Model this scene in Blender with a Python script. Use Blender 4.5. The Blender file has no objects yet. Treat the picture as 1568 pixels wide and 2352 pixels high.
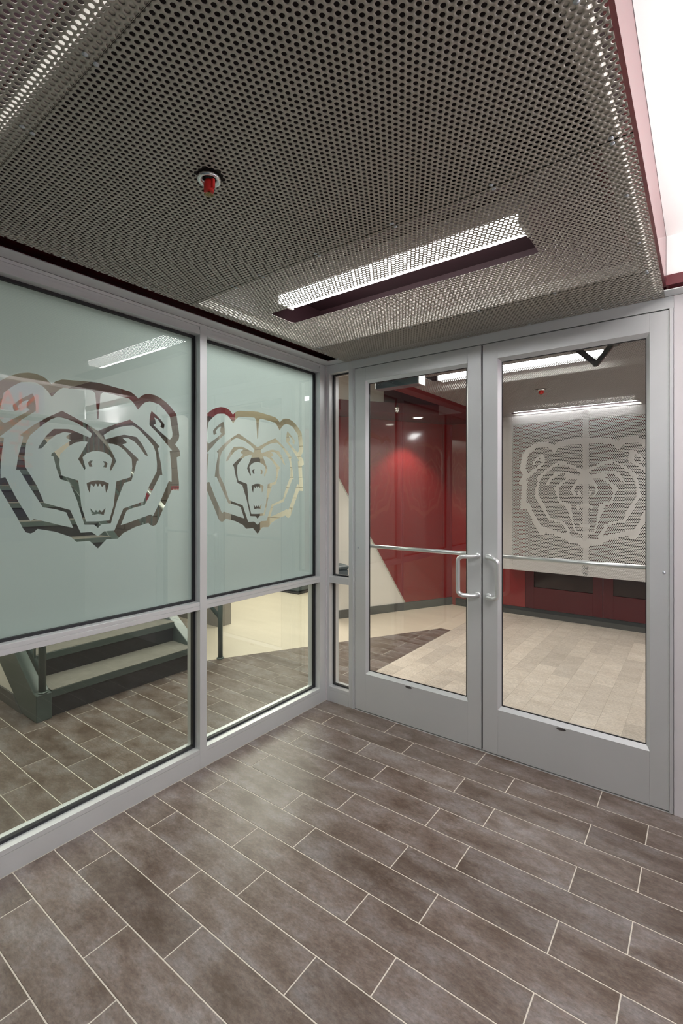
import bpy, bmesh, math, random
import numpy as np
from mathutils import Vector, Matrix
from mathutils.geometry import delaunay_2d_cdt

random.seed(7)
S = bpy.context.scene
COL = S.collection

# ------------------------------------------------------------------ camera, world, lights, exposure
cam_d = bpy.data.cameras.new('camera')
cam = bpy.data.objects.new('camera', cam_d)
COL.objects.link(cam)
cam.location = (2.2131, -2.7566, 1.52)
cam.rotation_euler = (math.pi / 2, 0, 0.6446)
cam_d.sensor_fit = 'HORIZONTAL'
cam_d.sensor_width = 36
cam_d.lens = 1104.25 * 36 / 1568
cam_d.shift_y = -43.5 / 1568
cam_d.clip_start = 0.02
S.camera = cam

S.view_settings.view_transform = 'Standard'
S.view_settings.look = 'None'
S.view_settings.exposure = 0.0
S.view_settings.gamma = 1.0
S.view_settings.use_curve_mapping = False

W = bpy.data.worlds.new('world')
S.world = W
W.use_nodes = True
W.node_tree.nodes['Background'].inputs[0].default_value = (0.8, 0.85, 0.9, 1)
W.node_tree.nodes['Background'].inputs[1].default_value = 0.15

S.cycles.max_bounces = 10
S.cycles.diffuse_bounces = 5
S.cycles.glossy_bounces = 5
S.cycles.transmission_bounces = 6
S.cycles.transparent_max_bounces = 24
S.cycles.use_denoising = True
S.cycles.sample_clamp_indirect = 6.0


def area(name, loc, rot, sx, sy, power, col=(1, 1, 1)):
    d = bpy.data.lights.new(name, 'AREA')
    d.shape = 'RECTANGLE'
    d.size, d.size_y, d.energy, d.color = sx, sy, power, col
    o = bpy.data.objects.new(name, d)
    o.location, o.rotation_euler = loc, rot
    COL.objects.link(o)
    return o


# entry hall: up-light washing the white ceiling, and unseen fill lights added for the floor
area('hall_uplight', (2.95, -0.95, 2.30), (math.pi, 0, 0), 0.25, 1.9, 58, (1, 0.97, 0.95))
area('hall_fill_light', (2.95, -2.4, 2.70), (0, 0, 0), 0.6, 1.2, 46, (1, 0.97, 0.96))
area('hall_fill_light', (2.9, -0.75, 2.70), (0, 0, 0), 0.6, 1.2, 6, (1, 0.97, 0.96))
# the lobby's ceiling lamps beyond the glass
area('lobby_ceiling_lamp', (-2.7, -2.2, 2.93), (0, 0, 0), 1.2, 1.2, 40, (1, 0.96, 0.86))
area('lobby_ceiling_lamp', (-2.2, 1.5, 2.93), (0, 0, 0), 1.2, 1.2, 75, (1, 0.95, 0.85))
area('lobby_ceiling_lamp', (-3.6, 2.6, 2.93), (0, 0, 0), 1.5, 1.5, 60, (1, 0.95, 0.86))
area('lobby_ceiling_lamp', (-3.8, -1.2, 2.93), (0, 0, 0), 1.2, 1.2, 16, (1, 0.95, 0.86))
area('lobby_ceiling_lamp', (-0.95, -0.55, 2.93), (0, 0, 0), 1.0, 1.4, 52, (1, 0.96, 0.86))
area('lobby_ceiling_lamp', (2.9, 1.7, 2.93), (0, 0, 0), 0.6, 2.4, 60, (1, 0.98, 0.95))

# ------------------------------------------------------------------ materials
def new_mat(name):
    m = bpy.data.materials.new(name)
    m.use_nodes = True
    return m, m.node_tree, m.node_tree.nodes['Principled BSDF']


def plain(name, col, rough=0.5, metal=0.0, spec=0.5, var=0.0, scale=(6, 6, 6), coat=0.0, rvar=0.0):
    m, t, b = new_mat(name)
    b.inputs['Base Color'].default_value = (*col, 1)
    b.inputs['Roughness'].default_value = rough
    b.inputs['Metallic'].default_value = metal
    b.inputs['Specular IOR Level'].default_value = spec
    b.inputs['Coat Weight'].default_value = coat
    b.inputs['Coat Roughness'].default_value = 0.04
    if var or rvar:
        tc = t.nodes.new('ShaderNodeTexCoord')
        mp = t.nodes.new('ShaderNodeMapping')
        mp.inputs['Scale'].default_value = scale
        n = t.nodes.new('ShaderNodeTexNoise')
        n.inputs['Scale'].default_value = 1.0
        n.inputs['Detail'].default_value = 5
        t.links.new(tc.outputs['Object'], mp.inputs[0])
        t.links.new(mp.outputs[0], n.inputs['Vector'])
        if var:
            mx = t.nodes.new('ShaderNodeMix')
            mx.data_type = 'RGBA'
            mx.inputs['A'].default_value = (*[c * (1 - var) for c in col], 1)
            mx.inputs['B'].default_value = (*[min(1, c * (1 + var)) for c in col], 1)
            t.links.new(n.outputs['Fac'], mx.inputs['Factor'])
            t.links.new(mx.outputs['Result'], b.inputs['Base Color'])
        if rvar:
            mr = t.nodes.new('ShaderNodeMapRange')
            mr.inputs['To Min'].default_value = max(0.02, rough - rvar)
            mr.inputs['To Max'].default_value = rough + rvar
            t.links.new(n.outputs['Fac'], mr.inputs['Value'])
            t.links.new(mr.outputs[0], b.inputs['Roughness'])
    return m


def emit(name, col, strength):
    m = bpy.data.materials.new(name)
    m.use_nodes = True
    t = m.node_tree
    t.nodes.clear()
    e = t.nodes.new('ShaderNodeEmission')
    e.inputs[0].default_value = (*col, 1)
    e.inputs[1].default_value = strength
    o = t.nodes.new('ShaderNodeOutputMaterial')
    t.links.new(e.outputs[0], o.inputs[0])
    return m


def glass(name, tint, boost=1.7, ior=1.5):
    """pane: clear with a tint, mirror-like by Fresnel on the face the ray meets first (both faces' reflection in one)"""
    m = bpy.data.materials.new(name)
    m.use_nodes = True
    t = m.node_tree
    t.nodes.clear()
    N = t.nodes.new
    o = N('ShaderNodeOutputMaterial')
    tr = N('ShaderNodeBsdfTransparent')
    gl = N('ShaderNodeBsdfGlossy')
    gl.inputs['Roughness'].default_value = 0.0
    gl.inputs['Color'].default_value = (0.96, 0.98, 0.97, 1)
    fr = N('ShaderNodeFresnel')
    fr.inputs['IOR'].default_value = ior
    geo = N('ShaderNodeNewGeometry')
    mul = N('ShaderNodeMath'); mul.operation = 'MULTIPLY'; mul.inputs[1].default_value = boost; mul.use_clamp = True
    inv = N('ShaderNodeMath'); inv.operation = 'SUBTRACT'; inv.inputs[0].default_value = 1
    mul2 = N('ShaderNodeMath'); mul2.operation = 'MULTIPLY'
    mixc = N('ShaderNodeMix'); mixc.data_type = 'RGBA'
    mixc.inputs['A'].default_value = (*tint, 1)
    mixc.inputs['B'].default_value = (1, 1, 1, 1)
    mx = N('ShaderNodeMixShader')
    L = t.links.new
    L(fr.outputs[0], mul.inputs[0])
    L(geo.outputs['Backfacing'], inv.inputs[1])
    L(mul.outputs[0], mul2.inputs[0]); L(inv.outputs[0], mul2.inputs[1])
    L(geo.outputs['Backfacing'], mixc.inputs['Factor'])
    L(mixc.outputs['Result'], tr.inputs[0])
    L(mul2.outputs[0], mx.inputs[0]); L(tr.outputs[0], mx.inputs[1]); L(gl.outputs[0], mx.inputs[2])
    L(mx.outputs[0], o.inputs[0])
    return m


def film_mat():
    m = bpy.data.materials.new('frosted_film')
    m.use_nodes = True
    t = m.node_tree
    t.nodes.clear()
    N = t.nodes.new; L = t.links.new
    o = N('ShaderNodeOutputMaterial')
    d = N('ShaderNodeBsdfDiffuse'); d.inputs[0].default_value = (0.48, 0.525, 0.555, 1)
    tl = N('ShaderNodeBsdfTranslucent'); tl.inputs[0].default_value = (0.375, 0.43, 0.46, 1)
    rf = N('ShaderNodeBsdfRefraction'); rf.inputs['Color'].default_value = (0.78, 0.88, 0.87, 1)
    rf.inputs['Roughness'].default_value = 0.9; rf.inputs['IOR'].default_value = 1.05
    a = N('ShaderNodeMixShader'); a.inputs[0].default_value = 0.62
    b = N('ShaderNodeMixShader'); b.inputs[0].default_value = 0.0
    L(d.outputs[0], a.inputs[1]); L(tl.outputs[0], a.inputs[2])
    L(a.outputs[0], b.inputs[1]); L(rf.outputs[0], b.inputs[2])
    L(b.outputs[0], o.inputs[0])
    return m


def tile_mat(name, c1, c2, c3, rough, streak=(2.6, 5.2, 4), white=(0.33, 0.31, 0.31)):
    m, t, b = new_mat(name)
    N = t.nodes.new; L = t.links.new
    tc = N('ShaderNodeTexCoord'); oi = N('ShaderNodeObjectInfo')
    vm = N('ShaderNodeVectorMath'); vm.operation = 'SCALE'; vm.inputs[3].default_value = 1
    comb = N('ShaderNodeCombineXYZ')
    mu = N('ShaderNodeMath'); mu.operation = 'MULTIPLY'; mu.inputs[1].default_value = 37
    L(oi.outputs['Random'], mu.inputs[0])
    for i in range(3): L(mu.outputs[0], comb.inputs[i])
    add = N('ShaderNodeVectorMath'); add.operation = 'ADD'
    L(tc.outputs['Object'], add.inputs[0]); L(comb.outputs[0], add.inputs[1])
    mp = N('ShaderNodeMapping'); mp.inputs['Scale'].default_value = streak
    L(add.outputs[0], mp.inputs[0])
    n1 = N('ShaderNodeTexNoise'); n1.inputs['Scale'].default_value = 1.7; n1.inputs['Detail'].default_value = 9; n1.inputs['Roughness'].default_value = 0.72
    L(mp.outputs[0], n1.inputs['Vector'])
    cr = N('ShaderNodeValToRGB')
    e = cr.color_ramp.elements
    e[0].position = 0.36; e[0].color = (*c1, 1)
    e[1].position = 0.64; e[1].color = (*c3, 1)
    x = e.new(0.5); x.color = (*c2, 1)
    L(n1.outputs['Fac'], cr.inputs[0])
    # fine grain
    n2 = N('ShaderNodeTexNoise'); n2.inputs['Scale'].default_value = 24; n2.inputs['Detail'].default_value = 8; n2.inputs['Roughness'].default_value = 0.75
    L(mp.outputs[0], n2.inputs['Vector'])
    mr = N('ShaderNodeMapRange'); mr.inputs['From Min'].default_value = 0.3; mr.inputs['From Max'].default_value = 0.7
    mr.inputs['To Min'].default_value = 0.60; mr.inputs['To Max'].default_value = 1.34
    L(n2.outputs['Fac'], mr.inputs[0])
    # each tile a little lighter or darker
    mr2 = N('ShaderNodeMapRange'); mr2.inputs['To Min'].default_value = 0.88; mr2.inputs['To Max'].default_value = 1.13
    L(oi.outputs['Random'], mr2.inputs[0])
    mm = N('ShaderNodeMath'); mm.operation = 'MULTIPLY'
    L(mr.outputs[0], mm.inputs[0]); L(mr2.outputs[0], mm.inputs[1])
    sc = N('ShaderNodeVectorMath'); sc.operation = 'SCALE'
    L(cr.outputs[0], sc.inputs[0]); L(mm.outputs[0], sc.inputs[3])
    # dusty pale blooms
    n3 = N('ShaderNodeTexNoise'); n3.inputs['Scale'].default_value = 2.3; n3.inputs['Detail'].default_value = 10; n3.inputs['Roughness'].default_value = 0.78
    L(add.outputs[0], n3.inputs['Vector'])
    mr3 = N('ShaderNodeMapRange'); mr3.inputs['From Min'].default_value = 0.56; mr3.inputs['From Max'].default_value = 0.78
    mr3.inputs['To Max'].default_value = 0.75
    L(n3.outputs['Fac'], mr3.inputs[0])
    mx = N('ShaderNodeMix'); mx.data_type = 'RGBA'; mx.inputs['B'].default_value = (*white, 1)
    L(mr3.outputs[0], mx.inputs['Factor']); L(sc.outputs[0], mx.inputs['A'])
    L(mx.outputs['Result'], b.inputs['Base Color'])
    mr4 = N('ShaderNodeMapRange'); mr4.inputs['To Min'].default_value = rough - 0.07; mr4.inputs['To Max'].default_value = rough + 0.14
    L(n2.outputs['Fac'], mr4.inputs[0]); L(mr4.outputs[0], b.inputs['Roughness'])
    bp = N('ShaderNodeBump'); bp.inputs['Strength'].default_value = 0.12; bp.inputs['Distance'].default_value = 0.003
    L(n2.outputs['Fac'], bp.inputs['Height']); L(bp.outputs[0], b.inputs['Normal'])
    return m


M = {}
M['alu'] = plain('clear_anodised_aluminium', (0.64, 0.66, 0.665), 0.42, 0.4, var=0.03, scale=(3, 3, 3), rvar=0.04)
M['alu_handle'] = plain('satin_aluminium', (0.72, 0.74, 0.74), 0.3, 0.7)
M['alu_dark'] = plain('alu_groove', (0.05, 0.05, 0.055), 0.6)
M['gasket'] = plain('black_rubber', (0.008, 0.009, 0.012), 0.45)
M['perf'] = plain('galvanised_sheet', (0.40, 0.375, 0.335), 0.42, 0.55, var=0.10, scale=(2, 2, 2))
M['perf_in'] = plain('aluminium_sheet', (0.34, 0.32, 0.32), 0.38, 0.6)
M['screen'] = plain('pale_aluminium_sheet', (0.70, 0.68, 0.68), 0.42, 0.4)
M['channel'] = plain('zinc_channel', (0.55, 0.53, 0.48), 0.5, 0.3)
M['maroon'] = plain('maroon_paint', (0.105, 0.014, 0.02), 0.22, spec=0.75, var=0.06)
M['red_panel'] = plain('glossy_red_panel', (0.21, 0.014, 0.016), 0.12, spec=0.6, coat=0.25)
M['red_door'] = plain('red_enamel', (0.085, 0.008, 0.013), 0.2, spec=0.5)
M['dark_glass'] = plain('dark_glass', (0.022, 0.006, 0.006), 0.08)
M['white_wall'] = plain('white_wall_paint', (0.80, 0.78, 0.72), 0.6, var=0.02)
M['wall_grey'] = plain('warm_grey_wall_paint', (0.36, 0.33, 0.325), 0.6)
M['shade_liner'] = plain('painted_plenum_shade', (0.022, 0.007, 0.010), 0.5)  # near-black colour stands in for the shade above the perforated sheets
M['ceil_white'] = plain('white_ceiling_paint', (0.88, 0.87, 0.86), 0.7)
M['ceil_beige'] = plain('beige_ceiling_paint', (0.74, 0.71, 0.62), 0.7, var=0.02)
M['pier'] = plain('pale_grey_paint', (0.66, 0.64, 0.65), 0.5, var=0.02)
M['base_grey'] = plain('grey_vinyl_base', (0.095, 0.10, 0.095), 0.4)
M['base_dark'] = plain('charcoal_vinyl_base', (0.03, 0.033, 0.036), 0.32)
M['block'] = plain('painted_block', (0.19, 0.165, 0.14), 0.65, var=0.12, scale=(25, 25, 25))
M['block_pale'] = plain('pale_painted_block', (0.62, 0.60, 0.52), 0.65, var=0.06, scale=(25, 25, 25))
M['maroon_flat'] = plain('maroon_eggshell_paint', (0.10, 0.010, 0.015), 0.45, spec=0.4)
M['channel_dark'] = plain('dimmed_channel', (0.20, 0.19, 0.175), 0.55, 0.2)  # channel colour darkened so the lamp-lit seams stay dim
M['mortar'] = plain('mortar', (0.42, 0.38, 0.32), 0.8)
M['mortar_dark'] = plain('mortar_brown', (0.2, 0.18, 0.15), 0.8)  # darker mortar of the brown grey block wall
M['stair_steel'] = plain('green_grey_enamel', (0.075, 0.105, 0.095), 0.3, spec=0.5, var=0.05)
M['riser'] = plain('charcoal_riser', (0.028, 0.032, 0.034), 0.35)
M['tread'] = plain('tread_cement', (0.20, 0.19, 0.165), 0.6, var=0.25, scale=(14, 14, 14))
M['steel_rail'] = plain('brushed_rail', (0.55, 0.57, 0.53), 0.3, 0.7)
M['column'] = plain('slate_column', (0.26, 0.24, 0.22), 0.4)
M['black'] = plain('black_plastic', (0.012, 0.012, 0.014), 0.4)
M['slate'] = plain('slate_blue_plastic', (0.06, 0.085, 0.10), 0.4)
M['operator'] = plain('blue_grey_casing', (0.11, 0.16, 0.19), 0.35, 0.2)
M['grout'] = plain('pale_grout', (0.62, 0.58, 0.50), 0.85, var=0.08, scale=(8, 8, 8))
M['grout_beige'] = plain('sand_grout', (0.40, 0.36, 0.30), 0.85)
M['vinyl'] = plain('beige_sheet_floor', (0.60, 0.53, 0.43), 0.38, var=0.09, scale=(1.2, 7, 1))
M['tile'] = tile_mat('brown_porcelain', (0.088, 0.060, 0.044), (0.146, 0.113, 0.095), (0.205, 0.182, 0.172), 0.33)
M['tile_beige'] = tile_mat('sand_porcelain', (0.50, 0.44, 0.37), (0.56, 0.50, 0.43), (0.61, 0.55, 0.48), 0.40, white=(0.66, 0.62, 0.57))
M['glass'] = glass('clear_glass', (0.92, 0.95, 0.935), 1.7)
M['glass_green'] = glass('green_tinted_glass', (0.82, 0.90, 0.85), 1.9)
M['film'] = film_mat()
M['lens'] = emit('lamp_lens', (1, 0.985, 0.98), 36)
M['lens_in'] = emit('lamp_lens_lobby', (1, 0.985, 0.98), 22)
M['lens_down'] = emit('downlight_lens', (1, 0.93, 0.82), 14)
M['chrome'] = plain('chrome', (0.75, 0.76, 0.77), 0.15, 1.0)
M['brass'] = plain('brass', (0.35, 0.28, 0.12), 0.35, 0.9)
M['red_cap'] = plain('red_plastic', (0.75, 0.025, 0.02), 0.4)
M['zinc'] = plain('zinc_screw', (0.5, 0.55, 0.6), 0.3, 0.7)
M['plate'] = plain('nameplate_metal', (0.16, 0.15, 0.15), 0.4, 0.5)
M['ink'] = plain('black_ink', (0.01, 0.01, 0.01), 0.5)
M['banner_grey'] = plain('banner_grey', (0.24, 0.20, 0.27), 0.6)
M['banner_navy'] = plain('banner_navy', (0.05, 0.035, 0.16), 0.5)
M['banner_red'] = plain('banner_red', (0.50, 0.025, 0.04), 0.5)
M['sign_red'] = plain('sign_red', (0.38, 0.012, 0.03), 0.4)
M['sign_orange'] = plain('sign_orange', (0.45, 0.11, 0.015), 0.4)
M['sign_white'] = plain('sign_white', (0.85, 0.84, 0.8), 0.5)
M['sheath'] = plain('lamp_housing', (0.7, 0.69, 0.68), 0.5)

# ------------------------------------------------------------------ geometry helpers
class MB:
    """collects boxes, prisms, tubes into one mesh"""
    def __init__(s): s.v = []; s.f = []; s.smooth = []
    def add(s, vs, fs, sm=False):
        n = len(s.v)
        s.v += [tuple(p) for p in vs]
        s.f += [tuple(i + n for i in f) for f in fs]
        s.smooth += [sm] * len(fs)
        return s
    def box(s, x0, x1, y0, y1, z0, z1):
        x0, x1 = min(x0, x1), max(x0, x1); y0, y1 = min(y0, y1), max(y0, y1); z0, z1 = min(z0, z1), max(z0, z1)
        vs = [(x0, y0, z0), (x1, y0, z0), (x1, y1, z0), (x0, y1, z0), (x0, y0, z1), (x1, y0, z1), (x1, y1, z1), (x0, y1, z1)]
        return s.add(vs, [(0, 3, 2, 1), (4, 5, 6, 7), (0, 1, 5, 4), (1, 2, 6, 5), (2, 3, 7, 6), (3, 0, 4, 7)])
    def prism(s, poly, a0, a1, axis='z'):
        """polygon (2-D) extruded along an axis; poly is in the two other axes, in x,y,z order"""
        area2 = sum(poly[i][0] * poly[(i + 1) % len(poly)][1] - poly[(i + 1) % len(poly)][0] * poly[i][1] for i in range(len(poly)))
        if (area2 < 0) != (axis == 'y'): poly = poly[::-1]
        def P(p, a): return {'z': (p[0], p[1], a), 'y': (p[0], a, p[1]), 'x': (a, p[0], p[1])}[axis]
        n = len(poly)
        vs = [P(p, min(a0, a1)) for p in poly] + [P(p, max(a0, a1)) for p in poly]
        fs = [tuple(range(n))[::-1], tuple(range(n, 2 * n))] + [(i, (i + 1) % n, n + (i + 1) % n, n + i) for i in range(n)]
        return s.add(vs, fs)
    def tube(s, path, r, n=14, caps=True):
        pts = [Vector(p) for p in path]
        rings = []; up = None
        for i, p in enumerate(pts):
            if i == 0: d = pts[1] - p
            elif i == len(pts) - 1: d = p - pts[i - 1]
            else: d = (pts[i + 1] - p).normalized() + (p - pts[i - 1]).normalized()
            d.normalize()
            if up is None:
                up = Vector((0, 0, 1)) if abs(d.z) < 0.9 else Vector((1, 0, 0))
            u = (up - d * up.dot(d)).normalized(); up = u
            w = d.cross(u)
            rr = r[i] if isinstance(r, (list, tuple)) else r
            rings.append([p + (u * math.cos(2 * math.pi * k / n) + w * math.sin(2 * math.pi * k / n)) * rr for k in range(n)])
        vs = [v for rg in rings for v in rg]
        fs = [(i * n + k, i * n + (k + 1) % n, (i + 1) * n + (k + 1) % n, (i + 1) * n + k) for i in range(len(pts) - 1) for k in range(n)]
        s.add(vs, fs, True)
        if caps:
            s.add(rings[0], [tuple(range(n))[::-1]]); s.add(rings[-1], [tuple(range(n))])
        return s
    def lathe(s, prof, c, n=24, axis='z'):
        """profile of (r, h) turned about an axis through c"""
        vs = []
        for r, h in prof:
            for k in range(n):
                a = 2 * math.pi * k / n
                p = {'z': (r * math.cos(a), r * math.sin(a), h), 'y': (r * math.cos(a), h, r * math.sin(a)), 'x': (h, r * math.cos(a), r * math.sin(a))}[axis]
                vs.append((c[0] + p[0], c[1] + p[1], c[2] + p[2]))
        fs = [(i * n + k, i * n + (k + 1) % n, (i + 1) * n + (k + 1) % n, (i + 1) * n + k) for i in range(len(prof) - 1) for k in range(n)]
        return s.add(vs, fs, True)
    def build(s, name, mat, parent=None, bevel=0.0, origin=None):
        me = bpy.data.meshes.new(name)
        me.from_pydata(s.v, [], s.f)
        if any(s.smooth):
            me.polygons.foreach_set('use_smooth', s.smooth)
        bm = bmesh.new(); bm.from_mesh(me)
        bmesh.ops.remove_doubles(bm, verts=bm.verts, dist=1e-6)
        bmesh.ops.recalc_face_normals(bm, faces=bm.faces)
        if bevel:
            es = [e for e in bm.edges if len(e.link_faces) == 2 and e.calc_face_angle(0) > 0.6]
            bmesh.ops.bevel(bm, geom=es, offset=bevel, segments=1, affect='EDGES')
        if origin is not None:
            bmesh.ops.translate(bm, verts=bm.verts, vec=(-origin[0], -origin[1], -origin[2]))
        bm.to_mesh(me); bm.free()
        me.materials.append(M[mat])
        return link(name, me, parent, origin)


def link(name, me, parent=None, loc=None):
    o = bpy.data.objects.new(name, me)
    COL.objects.link(o)
    if loc is not None: o.location = loc
    if parent is not None:
        o.parent = parent
        pl = parent.matrix_world_loc if hasattr(parent, 'matrix_world_loc') else wloc(parent)
        o.location = Vector(o.location) - pl
    return o


def wloc(o):
    v = Vector(o.location)
    while o.parent is not None:
        o = o.parent; v += Vector(o.location)
    return v


def empty(name, loc=(0, 0, 0)):
    o = bpy.data.objects.new(name, None)
    COL.objects.link(o)
    o.location = loc
    o.empty_display_size = 0.1
    return o


def thing(name, label, cat, loc=(0, 0, 0), group=None):
    return tag(empty(name, loc), label, cat, group)


def tag(o, label, cat, group=None):
    o['label'] = label; o['category'] = cat
    if group: o['group'] = group
    return o


def struct(o, label=None):
    o['kind'] = 'structure'
    if label: o['label'] = label
    return o


def box(name, mat, parent, *b, bevel=0.0):
    return MB().box(*b).build(name, mat, parent, bevel)


def text_mesh(txt, size, mat, name, mtx, parent=None, extrude=0.0006, align='CENTER'):
    cu = bpy.data.curves.new('t', 'FONT')
    cu.body = txt; cu.size = size; cu.extrude = extrude; cu.align_x = align; cu.align_y = 'CENTER'; cu.resolution_u = 3
    ob = bpy.data.objects.new('t', cu)
    COL.objects.link(ob)
    dg = bpy.context.evaluated_depsgraph_get()
    me = bpy.data.meshes.new_from_object(ob.evaluated_get(dg))
    bpy.data.objects.remove(ob); bpy.data.curves.remove(cu)
    me.transform(mtx)
    me.materials.clear(); me.materials.append(M[mat]); me.name = name
    return link(name, me, parent, (0, 0, 0) if parent is not None else None)


# ------------------------------------------------------------------ the bear head emblem (metres: across from its axis, height)
EMB = {'outer': [(0, 2039), (52, 2035), (111, 2029), (159, 2024), (185, 2010), (202, 1995), (222, 2014), (240, 2024), (264, 2029), (293, 2028), (327, 2018), (362, 1999), (392, 1975), (421, 1946), (429, 1896), (439, 1833), (435, 1812), (413, 1782), (429, 1766), (442, 1749), (445, 1722), (423, 1713), (429, 1636), (437, 1578), (437, 1534), (392, 1536), (387, 1525), (332, 1417), (310, 1369), (300, 1355), (283, 1349), (269, 1355), (257, 1367), (185, 1350), (122, 1323), (96, 1298), (40, 1299), (0, 1260)],
       'head': [(0, 1868), (3, 1868), (12, 1985), (25, 1998), (40, 1998), (81, 1995), (124, 1990), (154, 1988), (174, 1973), (188, 1956), (200, 1940), (217, 1962), (236, 1980), (264, 1991), (288, 1989), (319, 1983), (349, 1960), (381, 1928), (390, 1878), (397, 1842), (395, 1820), (385, 1808), (377, 1805), (317, 1847), (281, 1876), (285, 1871), (298, 1880), (297, 1898), (289, 1913), (310, 1904), (327, 1886), (329, 1873), (322, 1870), (343, 1857), (348, 1868), (349, 1882), (329, 1904), (302, 1925), (275, 1943), (269, 1929), (264, 1898), (263, 1870), (319, 1824), (357, 1785), (395, 1748), (380, 1744), (386, 1698), (391, 1640), (392, 1580), (375, 1584), (337, 1501), (283, 1401), (271, 1410), (213, 1393), (150, 1373), (111, 1363), (141, 1434), (185, 1449), (236, 1459), (283, 1540), (324, 1615), (337, 1615), (329, 1673), (310, 1755), (319, 1759), (322, 1762), (278, 1804), (222, 1846), (158, 1885), (98, 1859), (52, 1838), (0, 1812)],
       'face': [(0, 1317), (30, 1339), (79, 1339), (124, 1444), (176, 1460), (231, 1478), (259, 1551), (304, 1632), (306, 1671), (300, 1728), (285, 1764), (245, 1806), (203, 1842), (174, 1857), (137, 1851), (98, 1839), (60, 1820), (27, 1796), (35, 1776), (81, 1792), (128, 1807), (163, 1804), (193, 1801), (222, 1769), (250, 1722), (254, 1710), (240, 1713), (213, 1747), (185, 1775), (150, 1792), (119, 1790), (134, 1779), (141, 1771), (137, 1764), (119, 1759), (167, 1721), (201, 1692), (203, 1683), (194, 1681), (181, 1627), (165, 1581), (128, 1570), (94, 1486), (62, 1375), (17, 1372), (0, 1356)],
       'muzzle': [(0, 1718), (27, 1714), (52, 1703), (70, 1684), (56, 1633), (62, 1627), (89, 1675), (46, 1757), (73, 1757), (102, 1749), (132, 1729), (167, 1690), (170, 1648), (160, 1598), (89, 1577), (85, 1547), (75, 1458), (54, 1389), (0, 1387)],
       'nostril': [(24, 1671), (36, 1671), (46, 1661), (40, 1642), (25, 1643), (32, 1658)],
       'mouth': [(0, 1580), (23, 1578), (52, 1566), (48, 1543), (38, 1520), (33, 1562), (19, 1549), (9, 1565), (0, 1549)],
       'teeth': [(0, 1430), (9, 1441), (17, 1430), (36, 1450), (28, 1417), (0, 1422)]}
LOOPS = {}
for k_, half in EMB.items():
    h_ = [(a / 1000, b / 1000) for a, b in half]
    if k_ == 'nostril':
        LOOPS['nostril'] = h_; LOOPS['nostril_mirror'] = [(-a, b) for a, b in h_]
    else:
        LOOPS[k_] = h_ + [(-a, b) for a, b in h_[::-1] if abs(a) > 1e-6]


def inside(P, loop):
    """vectorised point in polygon"""
    P = np.asarray(P, float); x, y = P[:, 0], P[:, 1]
    r = np.zeros(len(P), bool)
    n = len(loop)
    for i in range(n):
        x1, y1 = loop[i]; x2, y2 = loop[(i + 1) % n]
        if y1 == y2: continue
        c = ((y1 > y) != (y2 > y)) & (x < (x2 - x1) * (y - y1) / (y2 - y1) + x1)
        r ^= c
    return r


def in_emblem(P):
    """True on the emblem's lines (the clear or unpunched parts)"""
    r = inside(P, LOOPS['outer'])
    for k in ('head', 'face', 'muzzle'): r &= ~inside(P, LOOPS[k])
    for k in ('nostril', 'nostril_mirror', 'mouth', 'teeth'): r |= inside(P, LOOPS[k])
    return r


def film_mesh(axis_y, y0, y1, z0, z1, x):
    verts = [Vector((y0, z0)), Vector((y1, z0)), Vector((y1, z1)), Vector((y0, z1))]
    edges = [(0, 1), (1, 2), (2, 3), (3, 0)]
    for lp in LOOPS.values():
        n = len(verts)
        verts += [Vector((axis_y + a, b)) for a, b in lp]
        edges += [(n + i, n + (i + 1) % len(lp)) for i in range(len(lp))]
    v, e, f, _, _, _ = delaunay_2d_cdt(verts, edges, [], 0, 1e-5)
    v = np.array([(p[0], p[1]) for p in v])
    f = [t for t in f]
    c = np.array([v[list(t)].mean(0) for t in f])
    ok = (c[:, 0] > y0) & (c[:, 0] < y1) & (c[:, 1] > z0) & (c[:, 1] < z1)
    ok &= ~in_emblem(np.column_stack([c[:, 0] - axis_y, c[:, 1]]))
    fs = [f[i] for i in np.nonzero(ok)[0]]
    me = bpy.data.meshes.new('frosted_film')
    me.from_pydata([(x, p[0], p[1]) for p in v], [], [tuple(t) for t in fs])
    bm = bmesh.new(); bm.from_mesh(me)
    bmesh.ops.delete(bm, geom=[q for q in bm.verts if not q.link_faces], context='VERTS')
    bmesh.ops.recalc_face_normals(bm, faces=bm.faces)
    bm.to_mesh(me); bm.free()
    me.materials.append(M['film'])
    return me


# ------------------------------------------------------------------ perforated sheet: every hole is cut
PITCH, DIA = 0.0179, 0.0121


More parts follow.
